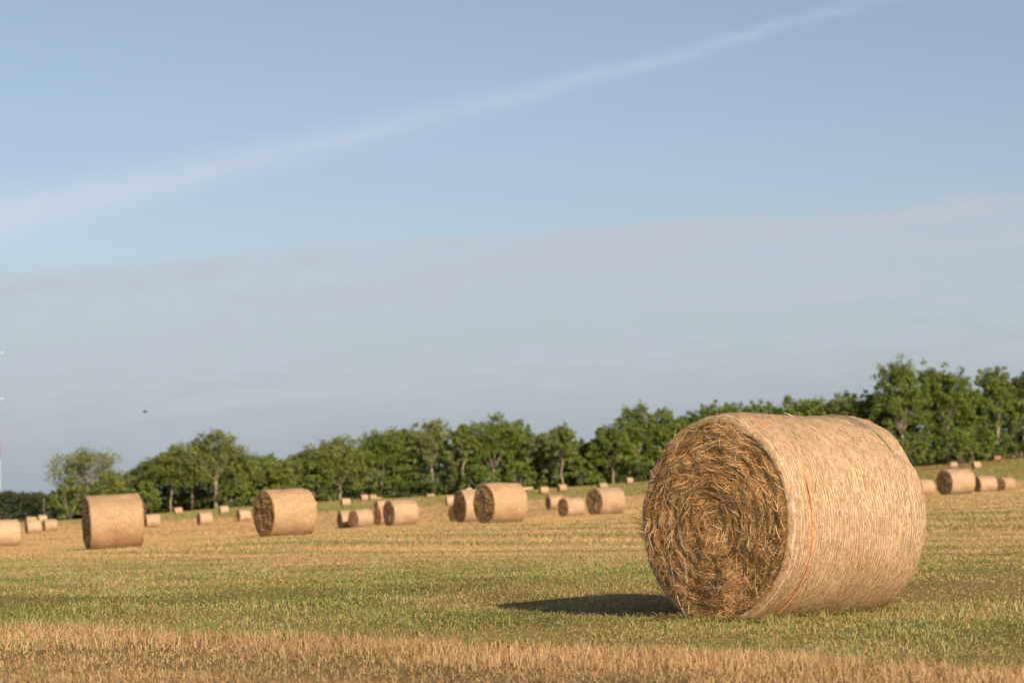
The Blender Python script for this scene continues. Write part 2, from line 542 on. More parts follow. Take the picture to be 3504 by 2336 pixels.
def build_grass():
    acc = Acc()
    # stubble and grass near the camera
    X, Y = scatter(430000, 9.0, 48, 1.55)
    k = clear_of_hero(X, Y); X, Y = X[k], Y[k]
    w = wco(X, Y)
    g = greenness(X, Y)
    cols, isg = blade_colours(g, X, Y)
    r = rng.random(len(X))
    hgt = np.where(isg, .016 + .04 * r ** 2, .012 + .032 * r)
    hgt = hgt * (.6 + .9 * fbm(X / 1.0, Y / 1.0, 55, 2))
    rd = sstep(RIDGE - 1.3, RIDGE - .7, w + (fbm(X / .9, Y / .9, 57, 2) - .5) * .8) * sstep(RIDGE + .5, RIDGE, w)
    hgt = hgt + rd * (.012 + .062 * rng.random(len(X)) ** 1.3) * (.4 + 1.2 * fbm(X / .7, Y / .7, 58, 2))
    bare = sstep(RIDGE - 2.3, RIDGE - 1.8, w) * sstep(RIDGE - .9, RIDGE - 1.3, w) * sstep(.3, .6, fbm(X / 1.1, Y / 1.1, 77, 2))
    kk = rng.random(len(X)) > .5 * bare
    X, Y, hgt, cols, isg, w = X[kk], Y[kk], hgt[kk], cols[kk], isg[kk], w[kk]
    wid = (.0035 + .004 * rng.random(len(X))) * np.clip(Y / 16, .8, 2.6)
    lean = np.where(isg, .25 + .5 * rng.random(len(X)), .1 + .9 * rng.random(len(X)) ** 1.6)
    acc.add(*blades(X, Y, hgt, wid, lean, cols))
    # taller single sprigs
    X, Y = scatter(8000, 9.5, 40, 1.6)
    gg = greenness(X, Y)
    k = clear_of_hero(X, Y) & (rng.random(len(X)) < .04 + .9 * gg ** 2 * (fbm(X / .6, Y / .6, 301, 2) > .5)); X, Y = X[k], Y[k]
    cols, isg = blade_colours(.5 + greenness(X, Y), X, Y)
    hgt = .05 + .08 * rng.random(len(X)) ** 2.2
    acc.add(*blades(X, Y, hgt, .005 + .003 * rng.random(len(X)), .2 + .5 * rng.random(len(X)), cols))
    # coarser tufts farther out
    X, Y = scatter(240000, 45, 170, 1.75, 3)
    cols, isg = blade_colours(greenness(X, Y), X, Y)
    hgt = .035 + .06 * rng.random(len(X)) ** 1.5
    acc.add(*blades(X, Y, hgt, .009 * (Y / 50) + .007 * rng.random(len(X)), .3 + .5 * rng.random(len(X)), cols))
    X, Y = scatter(150000, 165, 575, 1.3, 8)
    cols, isg = blade_colours(greenness(X, Y), X, Y)
    hgt = .06 + .08 * rng.random(len(X)) ** 1.5
    acc.add(*blades(X, Y, hgt, .05 * (Y / 160) + .03 * rng.random(len(X)), .3 + .5 * rng.random(len(X)), cols))
    # fallen straws
    X, Y = scatter(14000, 9.5, 45, 1.6)
    n = len(X); a = rng.random(n) * 2 * math.pi
    d = np.stack([np.cos(a), np.sin(a), (rng.random(n) - .5) * .3], -1) * (.03 + .08 * rng.random(n))[:, None]
    p0 = np.stack([X, Y, terrain(X, Y) + .025 + .02 * rng.random(n)], -1)
    pts = np.stack([p0 - d, p0 + d], 1)
    up = np.zeros((n, 2, 3)); up[..., 2] = 1
    side = nrm(np.cross(pts[:, 1:] - pts[:, :1], up))
    t = rng.random(n)[:, None]
    acc.add(*ribbons(pts, side, np.full((n, 2), .006), np.array([.34, .21, .09]) * (1 - t) + np.array([.68, .50, .28]) * t))
    n = 1500
    lx = (rng.random(n) * 2 - 1) * (L0 * .5 + .25); ly = np.where(rng.random(n) < .5, -1, 1) * (.16 + np.abs(rng.normal(0, .22, n)))
    endz = rng.random(n) < .35
    lx = np.where(endz, -(L0 * .5 + np.abs(rng.normal(0, .12, n))), lx); ly = np.where(endz, (rng.random(n) * 2 - 1) * .55, ly)
    ca, sa = math.cos(HERO_RZ), math.sin(HERO_RZ)
    X = HERO_C.x + lx * ca - ly * sa; Y = HERO_C.y + lx * sa + ly * ca
    a = rng.random(n) * 2 * math.pi
    d = np.stack([np.cos(a), np.sin(a), (rng.random(n) - .5) * .5], -1) * (.02 + .05 * rng.random(n))[:, None]
    p0 = np.stack([X, Y, terrain(X, Y) + .015 + .04 * rng.random(n) ** 2], -1)
    pts = np.stack([p0 - d, p0 + d], 1); up = np.zeros((n, 2, 3)); up[..., 2] = 1
    side = nrm(np.cross(pts[:, 1:] - pts[:, :1], up)); t = rng.random(n)[:, None]
    acc.add(*ribbons(pts, side, np.full((n, 2), .005), np.array([.30, .17, .06]) * (1 - t) + np.array([.68, .46, .23]) * t))
    # uncut grass standing against the foot of the bale
    n = 2600
    lx = (rng.random(n) * 2 - 1) * (L0 * .5 + .3); ly = np.where(rng.random(n) < .6, -1, 1) * (.20 + np.abs(rng.normal(0, .3, n)))
    endz = rng.random(n) < .4
    lx = np.where(endz, -(L0 * .5 + .03 + np.abs(rng.normal(0, .25, n))), lx); ly = np.where(endz, (rng.random(n) * 2 - 1) * .7, ly)
    X = HERO_C.x + lx * ca - ly * sa; Y = HERO_C.y + lx * sa + ly * ca
    k = fbm(X / .25, Y / .25, 401, 2) > .42; X, Y = X[k], Y[k]; n = len(X)
    cols, isg = blade_colours(np.full(n, .95), X, Y)
    acc.add(*blades(X, Y, .02 + .07 * rng.random(n) ** 2, .0045 + .003 * rng.random(n), .2 + .5 * rng.random(n), cols))
    me = acc.mesh('grass', M_GRASS)
    tag(link('grass', me), 'short green grass and cut straw stubble covering the field', 'grass', None, 'stuff')


build_grass()


# ------------------------------------------------------------------ hay bales
def bale_profile(s, hero):
    """radius factor along the axis, s in -1..1"""
    r = 1 - .012 * s * s
    if hero: r = r - .012 * np.exp(-((s - .15) / .35) ** 2) + .006 * (s < -.3)
    e = np.clip((np.abs(s) - .93) / .07, 0, 1)
    return r - .05 * e * e


def bale_point(x, ang, r):
    """ang from the top round; the foot is pressed flat"""
    y = r * np.sin(ang); z = r * np.cos(ang)
    z = np.where(z < -R0 * .93, -R0 * .93 + (z + R0 * .93) * .35, z)
    y = y * (1 + .012 * sstep(.1, -.7, z / R0))
    return np.stack([x, y, z + R0 * .955], -1)


def make_net(nx, na, hero, mat, seed, fibres, fw, lump=False, ca=(.385, .25, .13), cb_=(.66, .47, .28)):
    L = L0
    s = np.sin(np.linspace(-1, 1, nx) * math.pi / 2 * .999)
    s = np.concatenate([[-1.0], s, [1.0]])
    xs = s * L / 2
    ang = np.arange(na + 1) * 2 * math.pi / na
    S, A = np.meshgrid(s, ang, indexing='ij')
    Xm = S * L / 2
    rr = R0 * bale_profile(S, hero)
    rr[0, :] *= .97; rr[-1, :] *= .97
    Aw = A % (2 * math.pi)
    d = (fbm(Xm * 5 + 50, np.sin(Aw) * 4 + np.cos(Aw) * 3 + 20, seed, 3) - .5)
    d2 = (fbm(Xm * 2.2 + 9, np.cos(Aw) * 2.4 + 1.7 * np.sin(Aw) + 30, seed + 3, 2) - .5)
    LUMP = .045 if hero else .075
    rr = rr + d * .02 + d2 * LUMP
    if lump:
        rr = rr + .09 * np.exp(-((S - .93) / .09) ** 2 - (((Aw + math.pi) % (2 * math.pi) - math.pi - 5.05 + 2 * math.pi) / .14) ** 2)
    v = bale_point(Xm, A, rr)
    n1 = na + 1
    i = (np.arange(len(s) - 1)[:, None] * n1 + np.arange(na)[None, :]).ravel()
    q = np.stack([i, i + 1, i + n1 + 1, i + n1], -1)
    acc = Acc()
    acc.add(v.reshape(-1, 3), q, (.6, .45, .28))
    u = np.concatenate([Xm.ravel()]); vv = (A * R0).ravel()
    mats = [mat]
    nsurf = len(q)
    fu = fv = np.zeros(0)
    if fibres:
        n = fibres
        x = (rng.random(n) * 2 - 1) * L * .49; a = rng.random(n) * 2 * math.pi
        ln = (.012 + .055 * rng.random(n) ** 1.8); jit = rng.normal(.03, .16, n)
        t = np.linspace(-.5, .5, 3)
        xx = x[:, None] + np.sin(jit)[:, None] * ln[:, None] * t
        aa = a[:, None] + np.cos(jit)[:, None] * ln[:, None] * t / R0
        xx = np.clip(xx, -L / 2, L / 2)
        off = np.array([.25, 1, .25])[None] * (.001 + .004 * rng.random(n) ** 3)[:, None] + .003
        base_r = R0 * bale_profile(xx * 2 / L, hero)
        aw = aa % (2 * math.pi)
        dd = (fbm(xx * 5 + 50, np.sin(aw) * 4 + np.cos(aw) * 3 + 20, seed, 3) - .5) * .02 + \
             (fbm(xx * 2.2 + 9, np.cos(aw) * 2.4 + 1.7 * np.sin(aw) + 30, seed + 3, 2) - .5) * LUMP
        pts = bale_point(xx, aa, base_r + dd + off)
        tang = nrm(np.gradient(pts, axis=1))
        rad = nrm(pts - np.stack([xx, np.zeros_like(xx), np.full_like(xx, R0 * .955)], -1))
        side = nrm(np.cross(tang, rad) + rad * rng.normal(0, .35, n)[:, None, None])
        c = rng.random(n)[:, None]
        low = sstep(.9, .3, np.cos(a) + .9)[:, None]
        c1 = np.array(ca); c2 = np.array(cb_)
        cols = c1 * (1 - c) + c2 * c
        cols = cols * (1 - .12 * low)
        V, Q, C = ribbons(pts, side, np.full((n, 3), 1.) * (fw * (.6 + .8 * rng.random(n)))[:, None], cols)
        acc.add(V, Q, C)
        mats.append(M_STRAW)
    me = acc.mesh('net_wrap', None, True)
    for m in mats: me.materials.append(m)
    uvl = me.uv_layers.new(name='UVMap')
    nl = len(me.loops); li = np.zeros(nl, np.int32); me.loops.foreach_get('vertex_index', li)
    uvv = np.zeros((len(me.vertices), 2), np.float32); uvv[:len(u), 0] = u; uvv[:len(u), 1] = vv
    uvl.data.foreach_set('uv', uvv[li].ravel())
    mi = np.zeros(len(me.polygons), np.int32); mi[nsurf:] = 1 if len(mats) > 1 else 0
    me.polygons.foreach_set('material_index', mi)
    return me


def make_end(sgn, strands, sw, seed, hero, loose_n=0):
    """the cut end: a bulging disc of rolled hay with every straw a ribbon"""
    acc = Acc()
    RE = R0 * .962
    nr, na = (26, 96) if hero else (12, 48)
    r = np.linspace(0.02, 1, nr) * RE; a = np.arange(na) * 2 * math.pi / na
    RR, AA = np.meshgrid(r, a, indexing='ij')

    def relief(rr, aa):
        ph = rr / .085 + aa / (2 * math.pi)
        b = .022 * (1 - (rr / RE) ** 2) - .012 * sstep(RE * .93, RE, rr) - .05 * np.exp(-(rr / .12) ** 2)
        return b + .007 * np.sin(2 * math.pi * ph) + (fbm(rr * np.cos(aa) * 6 + 40, rr * np.sin(aa) * 6 + 40, seed, 3) - .5) * .075 * sstep(RE, RE * .8, rr)

    def pt(rr, aa, off):
        x = sgn * (L0 * .5 + relief(rr, aa) + off)
        return bale_point(x, aa, rr)
    v = pt(RR, AA, -.028).reshape(-1, 3)
    i = np.arange(nr - 1)[:, None] * na; j = np.arange(na)[None, :]; k = (j + 1) % na
    q = np.stack([i + j, i + k, i + na + k, i + na + j], -1).reshape(-1, 4)
    tone = fbm(RR * np.cos(AA) * 5 + 9, RR * np.sin(AA) * 5 + 9, seed + 5, 3).reshape(-1, 1)
    acc.add(v, q, np.array([.17, .08, .026]) * (1 - tone) + np.array([.34, .185, .07]) * tone)
    n = strands
    rr = RE * np.sqrt(rng.random(n)) * .975; aa = rng.random(n) * 2 * math.pi
    ln = .04 + .17 * rng.random(n) ** 2.0
    jit = rng.normal(0, .40, n) + (rng.random(n) < .34) * rng.normal(0, 1.2, n)
    jit = jit + rng.normal(0, .9, n) * sstep(.3, .05, rr)
    K = 4
    t = np.linspace(-.5, .5, K)[None]
    bend = rng.random(n)[:, None] * .22
    tx = np.cos(jit)[:, None] * ln[:, None] * t; rx = np.sin(jit)[:, None] * ln[:, None] * t
    rx = rx - bend * tx ** 2 / np.maximum(rr, .2)[:, None]
    cy = np.sin(aa)[:, None] * (rr[:, None] + rx) + np.cos(aa)[:, None] * tx
    cz = np.cos(aa)[:, None] * (rr[:, None] + rx) - np.sin(aa)[:, None] * tx
    rs = np.clip(np.hypot(cy, cz), .01, RE * .995)
    as_ = np.arctan2(cy, cz)
    lift = rng.random(n) ** 2.2 * .024 * (1 - .7 * sstep(RE * .85, RE, rr))
    tilt = rng.normal(0, .09, n)
    off = lift[:, None] - .02 + tilt[:, None] * ln[:, None] * t + (.005 if hero else .012) * np.sin(t * 3 + rng.random(n)[:, None] * 6)
    loose = (rng.random(n) < .03)
    off = off + loose[:, None] * (.02 + .05 * rng.random(n)[:, None] * (t + .5))
    off = off + .004
    pts = pt(rs, as_, off)
    tang = nrm(np.gradient(pts, axis=1))
    out_ = np.array([sgn, 0, 0])
    side = nrm(np.cross(tang, out_) + out_ * rng.normal(0, .5, n)[:, None, None])
    w = (sw * (.5 + rng.random(n)))[:, None] * np.array([.7, 1, 1, .6])[None]
    tone = fbm(rr * np.cos(aa) * 7 + 3, rr * np.sin(aa) * 7 + 3, seed + 8, 3)
    c = np.clip(rng.random(n) ** 1.4 * .8 + (tone - .5) * 1.0 + .2 + .3 * (lift / .024) * rng.random(n), 0, 1)[:, None]
    cols = np.array([.21, .095, .028]) * (1 - c) + np.array([.75, .465, .20]) * c
    pale = (rng.random(n) < .10)[:, None]
    cols = np.where(pale, np.array([.82, .65, .43]), cols)
    acc.add(*ribbons(pts, side, w, cols))
    if loose_n: stray(acc, loose_n, sgn)
    return acc.mesh('straw_end', M_STRAW)


def stray(acc, n, sgn_end=-1):
    """loose straws sticking out of the big bale"""
    P = []; S = []; W = []; C = []
    for k in range(n):
        mode = random.random()
        if mode < .55:                                  # out of the wrapped side
            x = random.uniform(-.5, .5) * L0; a = random.uniform(0, 2 * math.pi)
            p = bale_point(np.array(x), np.array(a), np.array(R0 * .99))
            o = np.array([random.gauss(0, .5), math.sin(a), math.cos(a)])
            tng = np.array([random.gauss(0, .3), math.cos(a), -math.sin(a)]) * random.choice((-1, 1))
            d = o * random.uniform(.1, .5) + tng
            ln = random.uniform(.04, .13)
        else:                                           # round the rim of the near end
            a = random.uniform(0, 2 * math.pi); r = R0 * random.uniform(.85, .985)
            p = bale_point(np.array(sgn_end * L0 * .5), np.array(a), np.array(r))
            o = np.array([sgn_end * random.uniform(.1, 1.0), math.sin(a) * .5, math.cos(a) * .5])
            tng = np.array([0, math.cos(a), -math.sin(a)]) * random.choice((-1, 1))
            d = o * random.uniform(.3, .9) + tng * random.uniform(.3, 1.)
            ln = random.uniform(.04, .13)
        d = d / np.linalg.norm(d)
        m = p + d * ln * .5 + np.array([0, 0, .01]); e = p + d * ln - np.array([0, 0, ln * random.uniform(0, .3)])
        e[2] = max(e[2], .01); m[2] = max(m[2], .01)
        P.append([p, m, e])
        s = np.cross(d, [random.gauss(0, 1), random.gauss(0, 1), random.gauss(0, 1)]); s /= np.linalg.norm(s)
        S.append([s] * 3); W.append([.005, .005, .002])
        t = random.random(); C.append(np.array([.35, .21, .09]) * (1 - t) + np.array([.75, .56, .32]) * t)
    # the tuft that stands out at the left of the end
    for k in range(34):
        a = math.radians(93) + random.gauss(0, .07); r = R0 * random.uniform(.93, 1.0)
        p = bale_point(np.array(sgn_end * (L0 * .5 - random.uniform(-.02, .06))), np.array(a), np.array(r))
        d = np.array([-.15 + random.gauss(0, .2), 1.0, .55 + random.gauss(0, .35)]); d /= np.linalg.norm(d)
        ln = random.uniform(.04, .10)
        P.append([p, p + d * ln * .5, p + d * ln]); s = np.cross(d, [1, random.gauss(0, .4), .2]); s /= np.linalg.norm(s)
        S.append([s] * 3); W.append([.006, .005, .002]); t = random.random()
        C.append(np.array([.30, .17, .06]) * (1 - t) + np.array([.6, .4, .17]) * t)
    acc.add(*ribbons(np.array(P), np.array(S), np.array(W), np.array(C)))


def make_stripe(name, s, width, mat, a0, a1, seed):
    acc = Acc()
    n = 220
    a = np.linspace(a0, a1, n)
    x = s * L0 * .5 + .006 * np.sin(a * 5) + (fbm(a * 6, a * 0 + 2, seed, 2) - .5) * .018
    r = R0 * bale_profile(np.full(n, s), True) + .011
    w = width * (.35 + 1.1 * vnoise(a * 14, a * 0 + 5, seed + 1)) * (1 - .85 * sstep(-1.6, -2.4, a))
    v = np.stack([bale_point(x + dx * w * .5, a, r + dr) for dx in (-1, 1) for dr in (-.012, 0)], 1).reshape(-1, 3)
    q = []
    for i in range(n - 1):
        o = i * 4
        q += [(o + 1, o + 3, o + 7, o + 5), (o, o + 1, o + 5, o + 4), (o + 2, o + 6, o + 7, o + 3)]
    acc.add(v, np.array(q), (1, 1, 1))
    return acc.mesh(name, mat, True)


def ground_tilt(x, y):
    e = max(1.0, y * .01)
    gx = (tz(x + e, y) - tz(x - e, y)) / (2 * e); gy = (tz(x, y + e) - tz(x, y - e)) / (2 * e)
    gx = max(-.03, min(.03, gx)); gy = max(-.03, min(.03, gy))
    nvec = Vector((-gx, -gy, 1)).normalized()
    return Vector((0, 0, 1)).rotation_difference(nvec)


# the huge foreground bale
hero = empty('hay_bale')
hero.location = (HERO_C.x, HERO_C.y, tz(HERO_C.x, HERO_C.y) - .02)
hero.rotation_euler = (0, 0, HERO_RZ); hero.scale = (1.0, .985, 1.012)
tag(hero, 'huge net wrapped round hay bale in the foreground with an orange line round it', 'hay bale', 'round hay bales in the field')
link('net_wrap', make_net(90, 220, True, M_NET, 101, 17000, .0026), hero)
link('straw_end', make_end(-1, 44000, .0031, 201, True, 80), hero)
link('straw_end', make_end(1, 2500, .008, 202, True), hero)
link('orange_stripe', make_stripe('orange_stripe', -.74, .010, M_ORANGE, .5, -2.6, 301), hero)
link('green_stripe', make_stripe('green_stripe', .73, .0055, M_GREENT, .4, -2.0, 302), hero)

# smaller-looking ones: prototypes, then copies
PROTO = {}


def proto(kind, seed, mat, lump=False):
    cc = ((.32, .185, .085), (.63, .43, .225)) if kind == 'g' else ((.36, .225, .11), (.66, .475, .285))
    nw = make_net(30, 72, False, mat, seed, 0 if kind == 'r' else 2600, .006, lump, *cc)
    e1 = make_end(-1, 1500, .016, seed + 1, False)
    e2 = make_end(1, 500, .02, seed + 2, False)
    return nw, e1, e2


PROTO['p'] = [proto('p', 400 + 10 * k, M_NET) for k in range(5)]
PROTO['g'] = [proto('g', 530, M_GOLD), proto('g', 540, M_GOLD, True), proto('g', 550, M_GOLD)]
M_REDD = net_mat('reddish_hay', (.30, .14, .08), (.50, .27, .17), 30)
PROTO['r'] = [proto('r', 460, M_REDD)]
cnt = {'p': 0, 'g': 0, 'r': 0}
for (l, base, h, th, kd, sz, ln, lab) in BALES:
    c, rz, p = bale_place(l, base, h, th, sz, ln)
    nw, e1, e2 = PROTO[kd][cnt[kd] % len(PROTO[kd])]; cnt[kd] += 1
    o = empty('hay_bale', (c.x, c.y, tz(c.x, c.y) - .015))
    o.rotation_mode = 'QUATERNION'
    o.rotation_quaternion = ground_tilt(c.x, c.y) @ Quaternion((0, 0, 1), rz)
    o.scale = (ln, random.uniform(.98, 1.03), sz * random.uniform(.985, 1.01))
    tag(o, lab, 'hay bale', 'round hay bales in the field')
    link('net_wrap', nw, o); link('straw_end', e1, o); link('straw_end', e2, o)


# ------------------------------------------------------------------ trees
def leaf_cards(cent, rad, per, size, col_a, col_b, squash=.75, axis=None):
    """small leaf faces spread through soft clumps"""
    n = len(cent) * per
    c = np.repeat(cent, per, 0); r = np.repeat(rad, per)
    d = nrm(rng.normal(size=(n, 3))); rr = rng.random(n) ** .45
    p = c + d * (rr * r)[:, None] * np.array([1, 1, squash])
    nor = nrm(d * .8 + rng.normal(0, .6, (n, 3)) + np.array([0, 0, .35]))
    t1 = nrm(np.cross(nor, rng.normal(size=(n, 3)))); t2 = np.cross(nor, t1)
    s = size * (.55 + .9 * rng.random(n))
    a = t1 * s[:, None] * .5; b = t2 * (s * (.55 + .4 * rng.random(n)))[:, None] * .5
    v = np.stack([p - a, p - b * .9, p + a, p + b], 1).reshape(-1, 3)
    q = np.arange(n * 4).reshape(-1, 4)
    t = np.clip(rng.normal(.5, .25, n) + np.repeat(rng.normal(0, .18, len(cent)), per), 0, 1)[:, None]
    cols = np.asarray(col_a) * (1 - t) + np.asarray(col_b) * t
    return v, q, np.repeat(cols, 4, 0)


GREENS = {'pale': ((.16, .19, .065), (.32, .345, .13)),
          'olive': ((.13, .165, .04), (.285, .315, .085)),
          'mid': ((.105, .155, .032), (.255, .305, .07)),
          'rich': ((.095, .145, .026), (.25, .305, .065)),
          'dark': ((.065, .10, .026), (.17, .205, .058))}


def make_tree(name, px, top, wpx, d, tint, label, fork=.34, base_f=.22, dens=1.0, trunk_r=.27, spread=1.0, lobes=7, lean=0.0,
              group='trees along the far edge of the hayfield', cat='tree', peaks=None, open_=0.0):
    P = at(px, 1650, d); X, Y = P.x, P.y; Z = tz(X, Y)
    tp = at(px, top, d)
    H = (tp.z - Z) * 1.02; Wc = wpx * (1.5 if px < 2400 else 1.35) * d / F
    root = empty(name, (X, Y, Z - .15)); tag(root, label, cat, group)
    tr = Acc(); cen = []; rad = []
    hf = H * fork
    tw = [np.array([0, 0, 0.])]
    for k in range(1, 6):
        f = k / 5
        tw.append(np.array([lean * H * f * .3 + random.gauss(0, .12), random.gauss(0, .12), hf * f]))
    R = trunk_r * (H / 18)
    rad_t = [R * 1.35, R * 1.05, R * .95, R * .9, R * .85, R * .8]
    tr.add(*[(v, q, None, t) for v, q, t in [tube(tw, rad_t, 8)]][0])
    fp = tw[-1]
    nl = lobes
    tips = []
    for k in range(nl):
        az = 2 * math.pi * (k + random.random() * .7) / nl
        tall = random.uniform(.55, 1.0) if k else 1.0
        reach = Wc * .5 * random.uniform(.55, .95) * (1.15 - .55 * tall) * spread
        if k == 0: reach *= .25
        e = np.array([math.cos(az) * reach + lean * H * .25, math.sin(az) * reach * .8, hf + (H - hf) * (tall * .97 - .02)])
        mid = fp * .5 + e * .5 + np.array([math.cos(az) * reach * .18, math.sin(az) * reach * .15, -(H - hf) * .04])
        ts = np.linspace(0, 1, 7)[:, None]
        path = (1 - ts) ** 2 * fp + 2 * ts * (1 - ts) * mid + ts ** 2 * e
        path[1:] += np.array([[random.gauss(0, .2) for _ in range(3)] for _ in range(6)])
        v, q, t = tube(path, np.linspace(R * .52, R * .08, 7), 6); tr.add(v, q, None, t)
        tips.append((path, e))
        for m in range(5):
            s = path[random.choice((2, 3, 4, 5))]
            dr = np.array([random.gauss(0, 1), random.gauss(0, 1) * .8, random.uniform(-.15, .9)]); dr /= np.linalg.norm(dr)
            le = Wc * random.uniform(.10, .24)
            e2 = s + dr * le
            e2[2] = min(e2[2], H * .97)
            v, q, t = tube([s, s * .5 + e2 * .5 + np.array([0, 0, .25]), e2], [R * .2, R * .12, R * .04], 5); tr.add(v, q, None, t)
            cen.append(e2); rad.append(Wc * random.uniform(.055, .10))
            if random.random() < .7:
                cen.append(s * .4 + e2 * .6 + np.array([random.gauss(0, .5), random.gauss(0, .5), random.gauss(0, .4)])); rad.append(Wc * random.uniform(.05, .09))
        for f in (4, 5, 6):
            if random.random() < open_: continue
            cen.append(path[f] + np.array([random.gauss(0, .4), random.gauss(0, .4), random.gauss(0, .3)])); rad.append(Wc * random.uniform(.06, .11) * (.8 if f == 6 else 1))
    # foliage through the lobes of the crown, leaving gaps between them
    nf = int(85 * dens)
    for k in range(nf):
        path, e = random.choice(tips)
        a = path[3] * .35 + e * .65
        r = Wc * random.uniform(.10, .20)
        dvec = np.array([random.gauss(0, 1), random.gauss(0, .9), random.gauss(0, .75)]); dvec /= np.linalg.norm(dvec)
        c = a + dvec * r
        if c[2] > H * .985: c[2] = H * random.uniform(.9, .985)
        cen.append(c); rad.append(Wc * random.uniform(.05, .095))
    # lower skirt
    zb = H * base_f
    for k in range(int(75 * dens * (1 - base_f))):
        az = random.random() * 2 * math.pi; rr = Wc * .5 * math.sqrt(random.uniform(.25, 1)) * .92
        z = random.uniform(zb, max(zb + 1, H * .7))
        cen.append(np.array([math.cos(az) * rr, math.sin(az) * rr * .8, z])); rad.append(Wc * random.uniform(.06, .105))
    cen = np.array(cen); rad = np.clip(np.array(rad), .5, 2.2)
    a, b = GREENS[tint]
    per = int(46 * (1 - .45 * open_))
    acc = Acc(); acc.add(*leaf_cards(cen, rad * 1.08, per, .43, a, b))
    # thin sprays of leaves that break the outline
    sp = nrm(cen - cen.mean(0)); ns = len(cen)
    acc.add(*leaf_cards(cen + sp * (rad * random.uniform(.4, .7))[:, None] + rng.normal(0, .25, (ns, 3)), rad * .55, 7, .36, a, b))
    link('trunk', tr.mesh('trunk', M_BARK, True), root)
    link('crown', acc.mesh('crown', M_LEAF), root)
    return root


def make_shrub(px, top, wpx, d, tint, label, dens=1.0):
    P = at(px, 1650, d); X, Y = P.x, P.y; Z = tz(X, Y)
    H = at(px, top, d).z - Z; Wc = wpx * 1.2 * d / F
    root = empty('shrub', (X, Y, Z - .1)); tag(root, label, 'shrub', 'shrubs and young trees in front of the wood')
    tr = Acc(); cen = []; rad = []
    for k in range(6):
        az = 2 * math.pi * k / 6 + random.random(); e = np.array([math.cos(az) * Wc * .28, math.sin(az) * Wc * .22, H * random.uniform(.5, .85)])
        v, q, t = tube([(0, 0, 0), e * .45 + np.array([0, 0, .3]), e], [.14, .09, .03], 6); tr.add(v, q, None, t)
    for k in range(int(75 * dens)):
        az = random.random() * 2 * math.pi; f = random.random() ** .7
        env = math.sin(math.pi * min(1, f * .78 + .2)) ** .7
        rr = Wc * .5 * env * math.sqrt(random.uniform(.1, 1))
        cen.append((math.cos(az) * rr, math.sin(az) * rr * .8, .3 + f * (H - .6))); rad.append(random.uniform(.07, .13) * min(Wc, H))
    a, b = GREENS[tint]
    acc = Acc(); acc.add(*leaf_cards(np.array(cen), np.clip(np.array(rad), .4, 1.8), 34, .48, a, b))
    link('trunk', tr.mesh('trunk', M_BARK, True), root); link('crown', acc.mesh('crown', M_LEAF), root)


T = make_tree
T('tree', 300, 1545, 225, 545, 'pale', 'open pale crowned tree rising alone above the bushes behind the side on golden bale', .5, .55, .6, .4, 1.15, 7, 0, open_=.45)
T('tree', 470, 1592, 110, 562, 'dark', 'dark tree between the lone pale crowned tree and the slim pale trunk', .25, .1, 1.2)
T('tree', 585, 1530, 135, 548, 'olive', 'olive tree on a slim pale trunk whose bare branches rise in a fan', .42, .42, .9, .26)
T('tree', 655, 1506, 125, 552, 'mid', 'tree on a thin pale trunk left of the thickest pale trunk', .38, .3, 1.0, .26)
T('tree', 738, 1478, 190, 546, 'olive', 'tall rounded tree on the thickest pale trunk, left of the lumpy golden bale', .36, .28, 1.1, .5, 1.0, 8)
T('tree', 832, 1568, 110, 550, 'olive', 'low olive tree with a leaning trunk just right of the thickest pale trunk', .25, .12, 1.1, .25, 1, 6, -.3)
T('tree', 905, 1556, 130, 575, 'dark', 'dark round topped tree behind the lowest dip of the tree line', .25, .1, 1.2)
T('tree', 968, 1578, 130, 552, 'olive', 'broad dull olive tree directly above the lumpy golden bale', .25, .08, 1.3)
T('tree', 1046, 1532, 125, 554, 'olive', 'twin topped olive tree between the lumpy bale and the low forking trunk', .28, .1, 1.1)
T('tree', 1165, 1490, 170, 550, 'olive', 'tree with a low forking pale trunk above the row of four bales', .22, .2, 1.0, .42, 1.05, 7)
T('tree', 1305, 1470, 150, 556, 'rich', 'leafy tree above the three far bales that touch', .28, .15, 1.1)
T('tree', 1398, 1464, 90, 566, 'mid', 'narrow tree squeezed left of the pale high topped tree', .3, .2, 1.0)
T('tree', 1478, 1432, 125, 556, 'pale', 'pale high topped tree left of the gap of sky near the centre', .36, .2, 1.0, .36, .95, 7, 0, open_=.2)
T('tree', 1578, 1446, 80, 553, 'olive', 'thin tree with a crooked pale trunk above the white tank', .46, .3, .8, .22, .9, 5, .15, open_=.2)
T('tree', 1690, 1416, 175, 556, 'rich', 'biggest broad bright green tree, standing above the two large overlapping bales', .3, .12, 1.4, .45, 1.0, 9)
T('tree', 1778, 1436, 110, 560, 'rich', 'bright green tree forming the right shoulder of the biggest broad one', .3, .1, 1.2)
T('tree', 1862, 1482, 105, 556, 'pale', 'dull pale tree between the bright green pair and the spire topped tree', .32, .2, 1.0, .25)
T('tree', 1925, 1450, 85, 548, 'olive', 'spire topped tree on a straight pale trunk with one low branch', .5, .5, .7, .27, .8, 6, 0)
T('tree', 1965, 1505, 80, 560, 'mid', 'low mid green tree just right of the spire topped tree', .28, .1, 1.1)
T('tree', 2035, 1508, 95, 560, 'dark', 'low dark tree in the dip left of the V trunked tree', .25, .05, 1.3)
T('tree', 2100, 1440, 125, 552, 'mid', 'tree with a V shaped pale trunk above the trio of bales', .25, .3, 1.0, .3, 1.0, 7)
T('tree', 2185, 1380, 110, 558, 'rich', 'tall tree with ragged top left of the sky gaps beside the huge bale', .32, .15, 1.0, .35, 1.0, 7, 0, open_=.15)
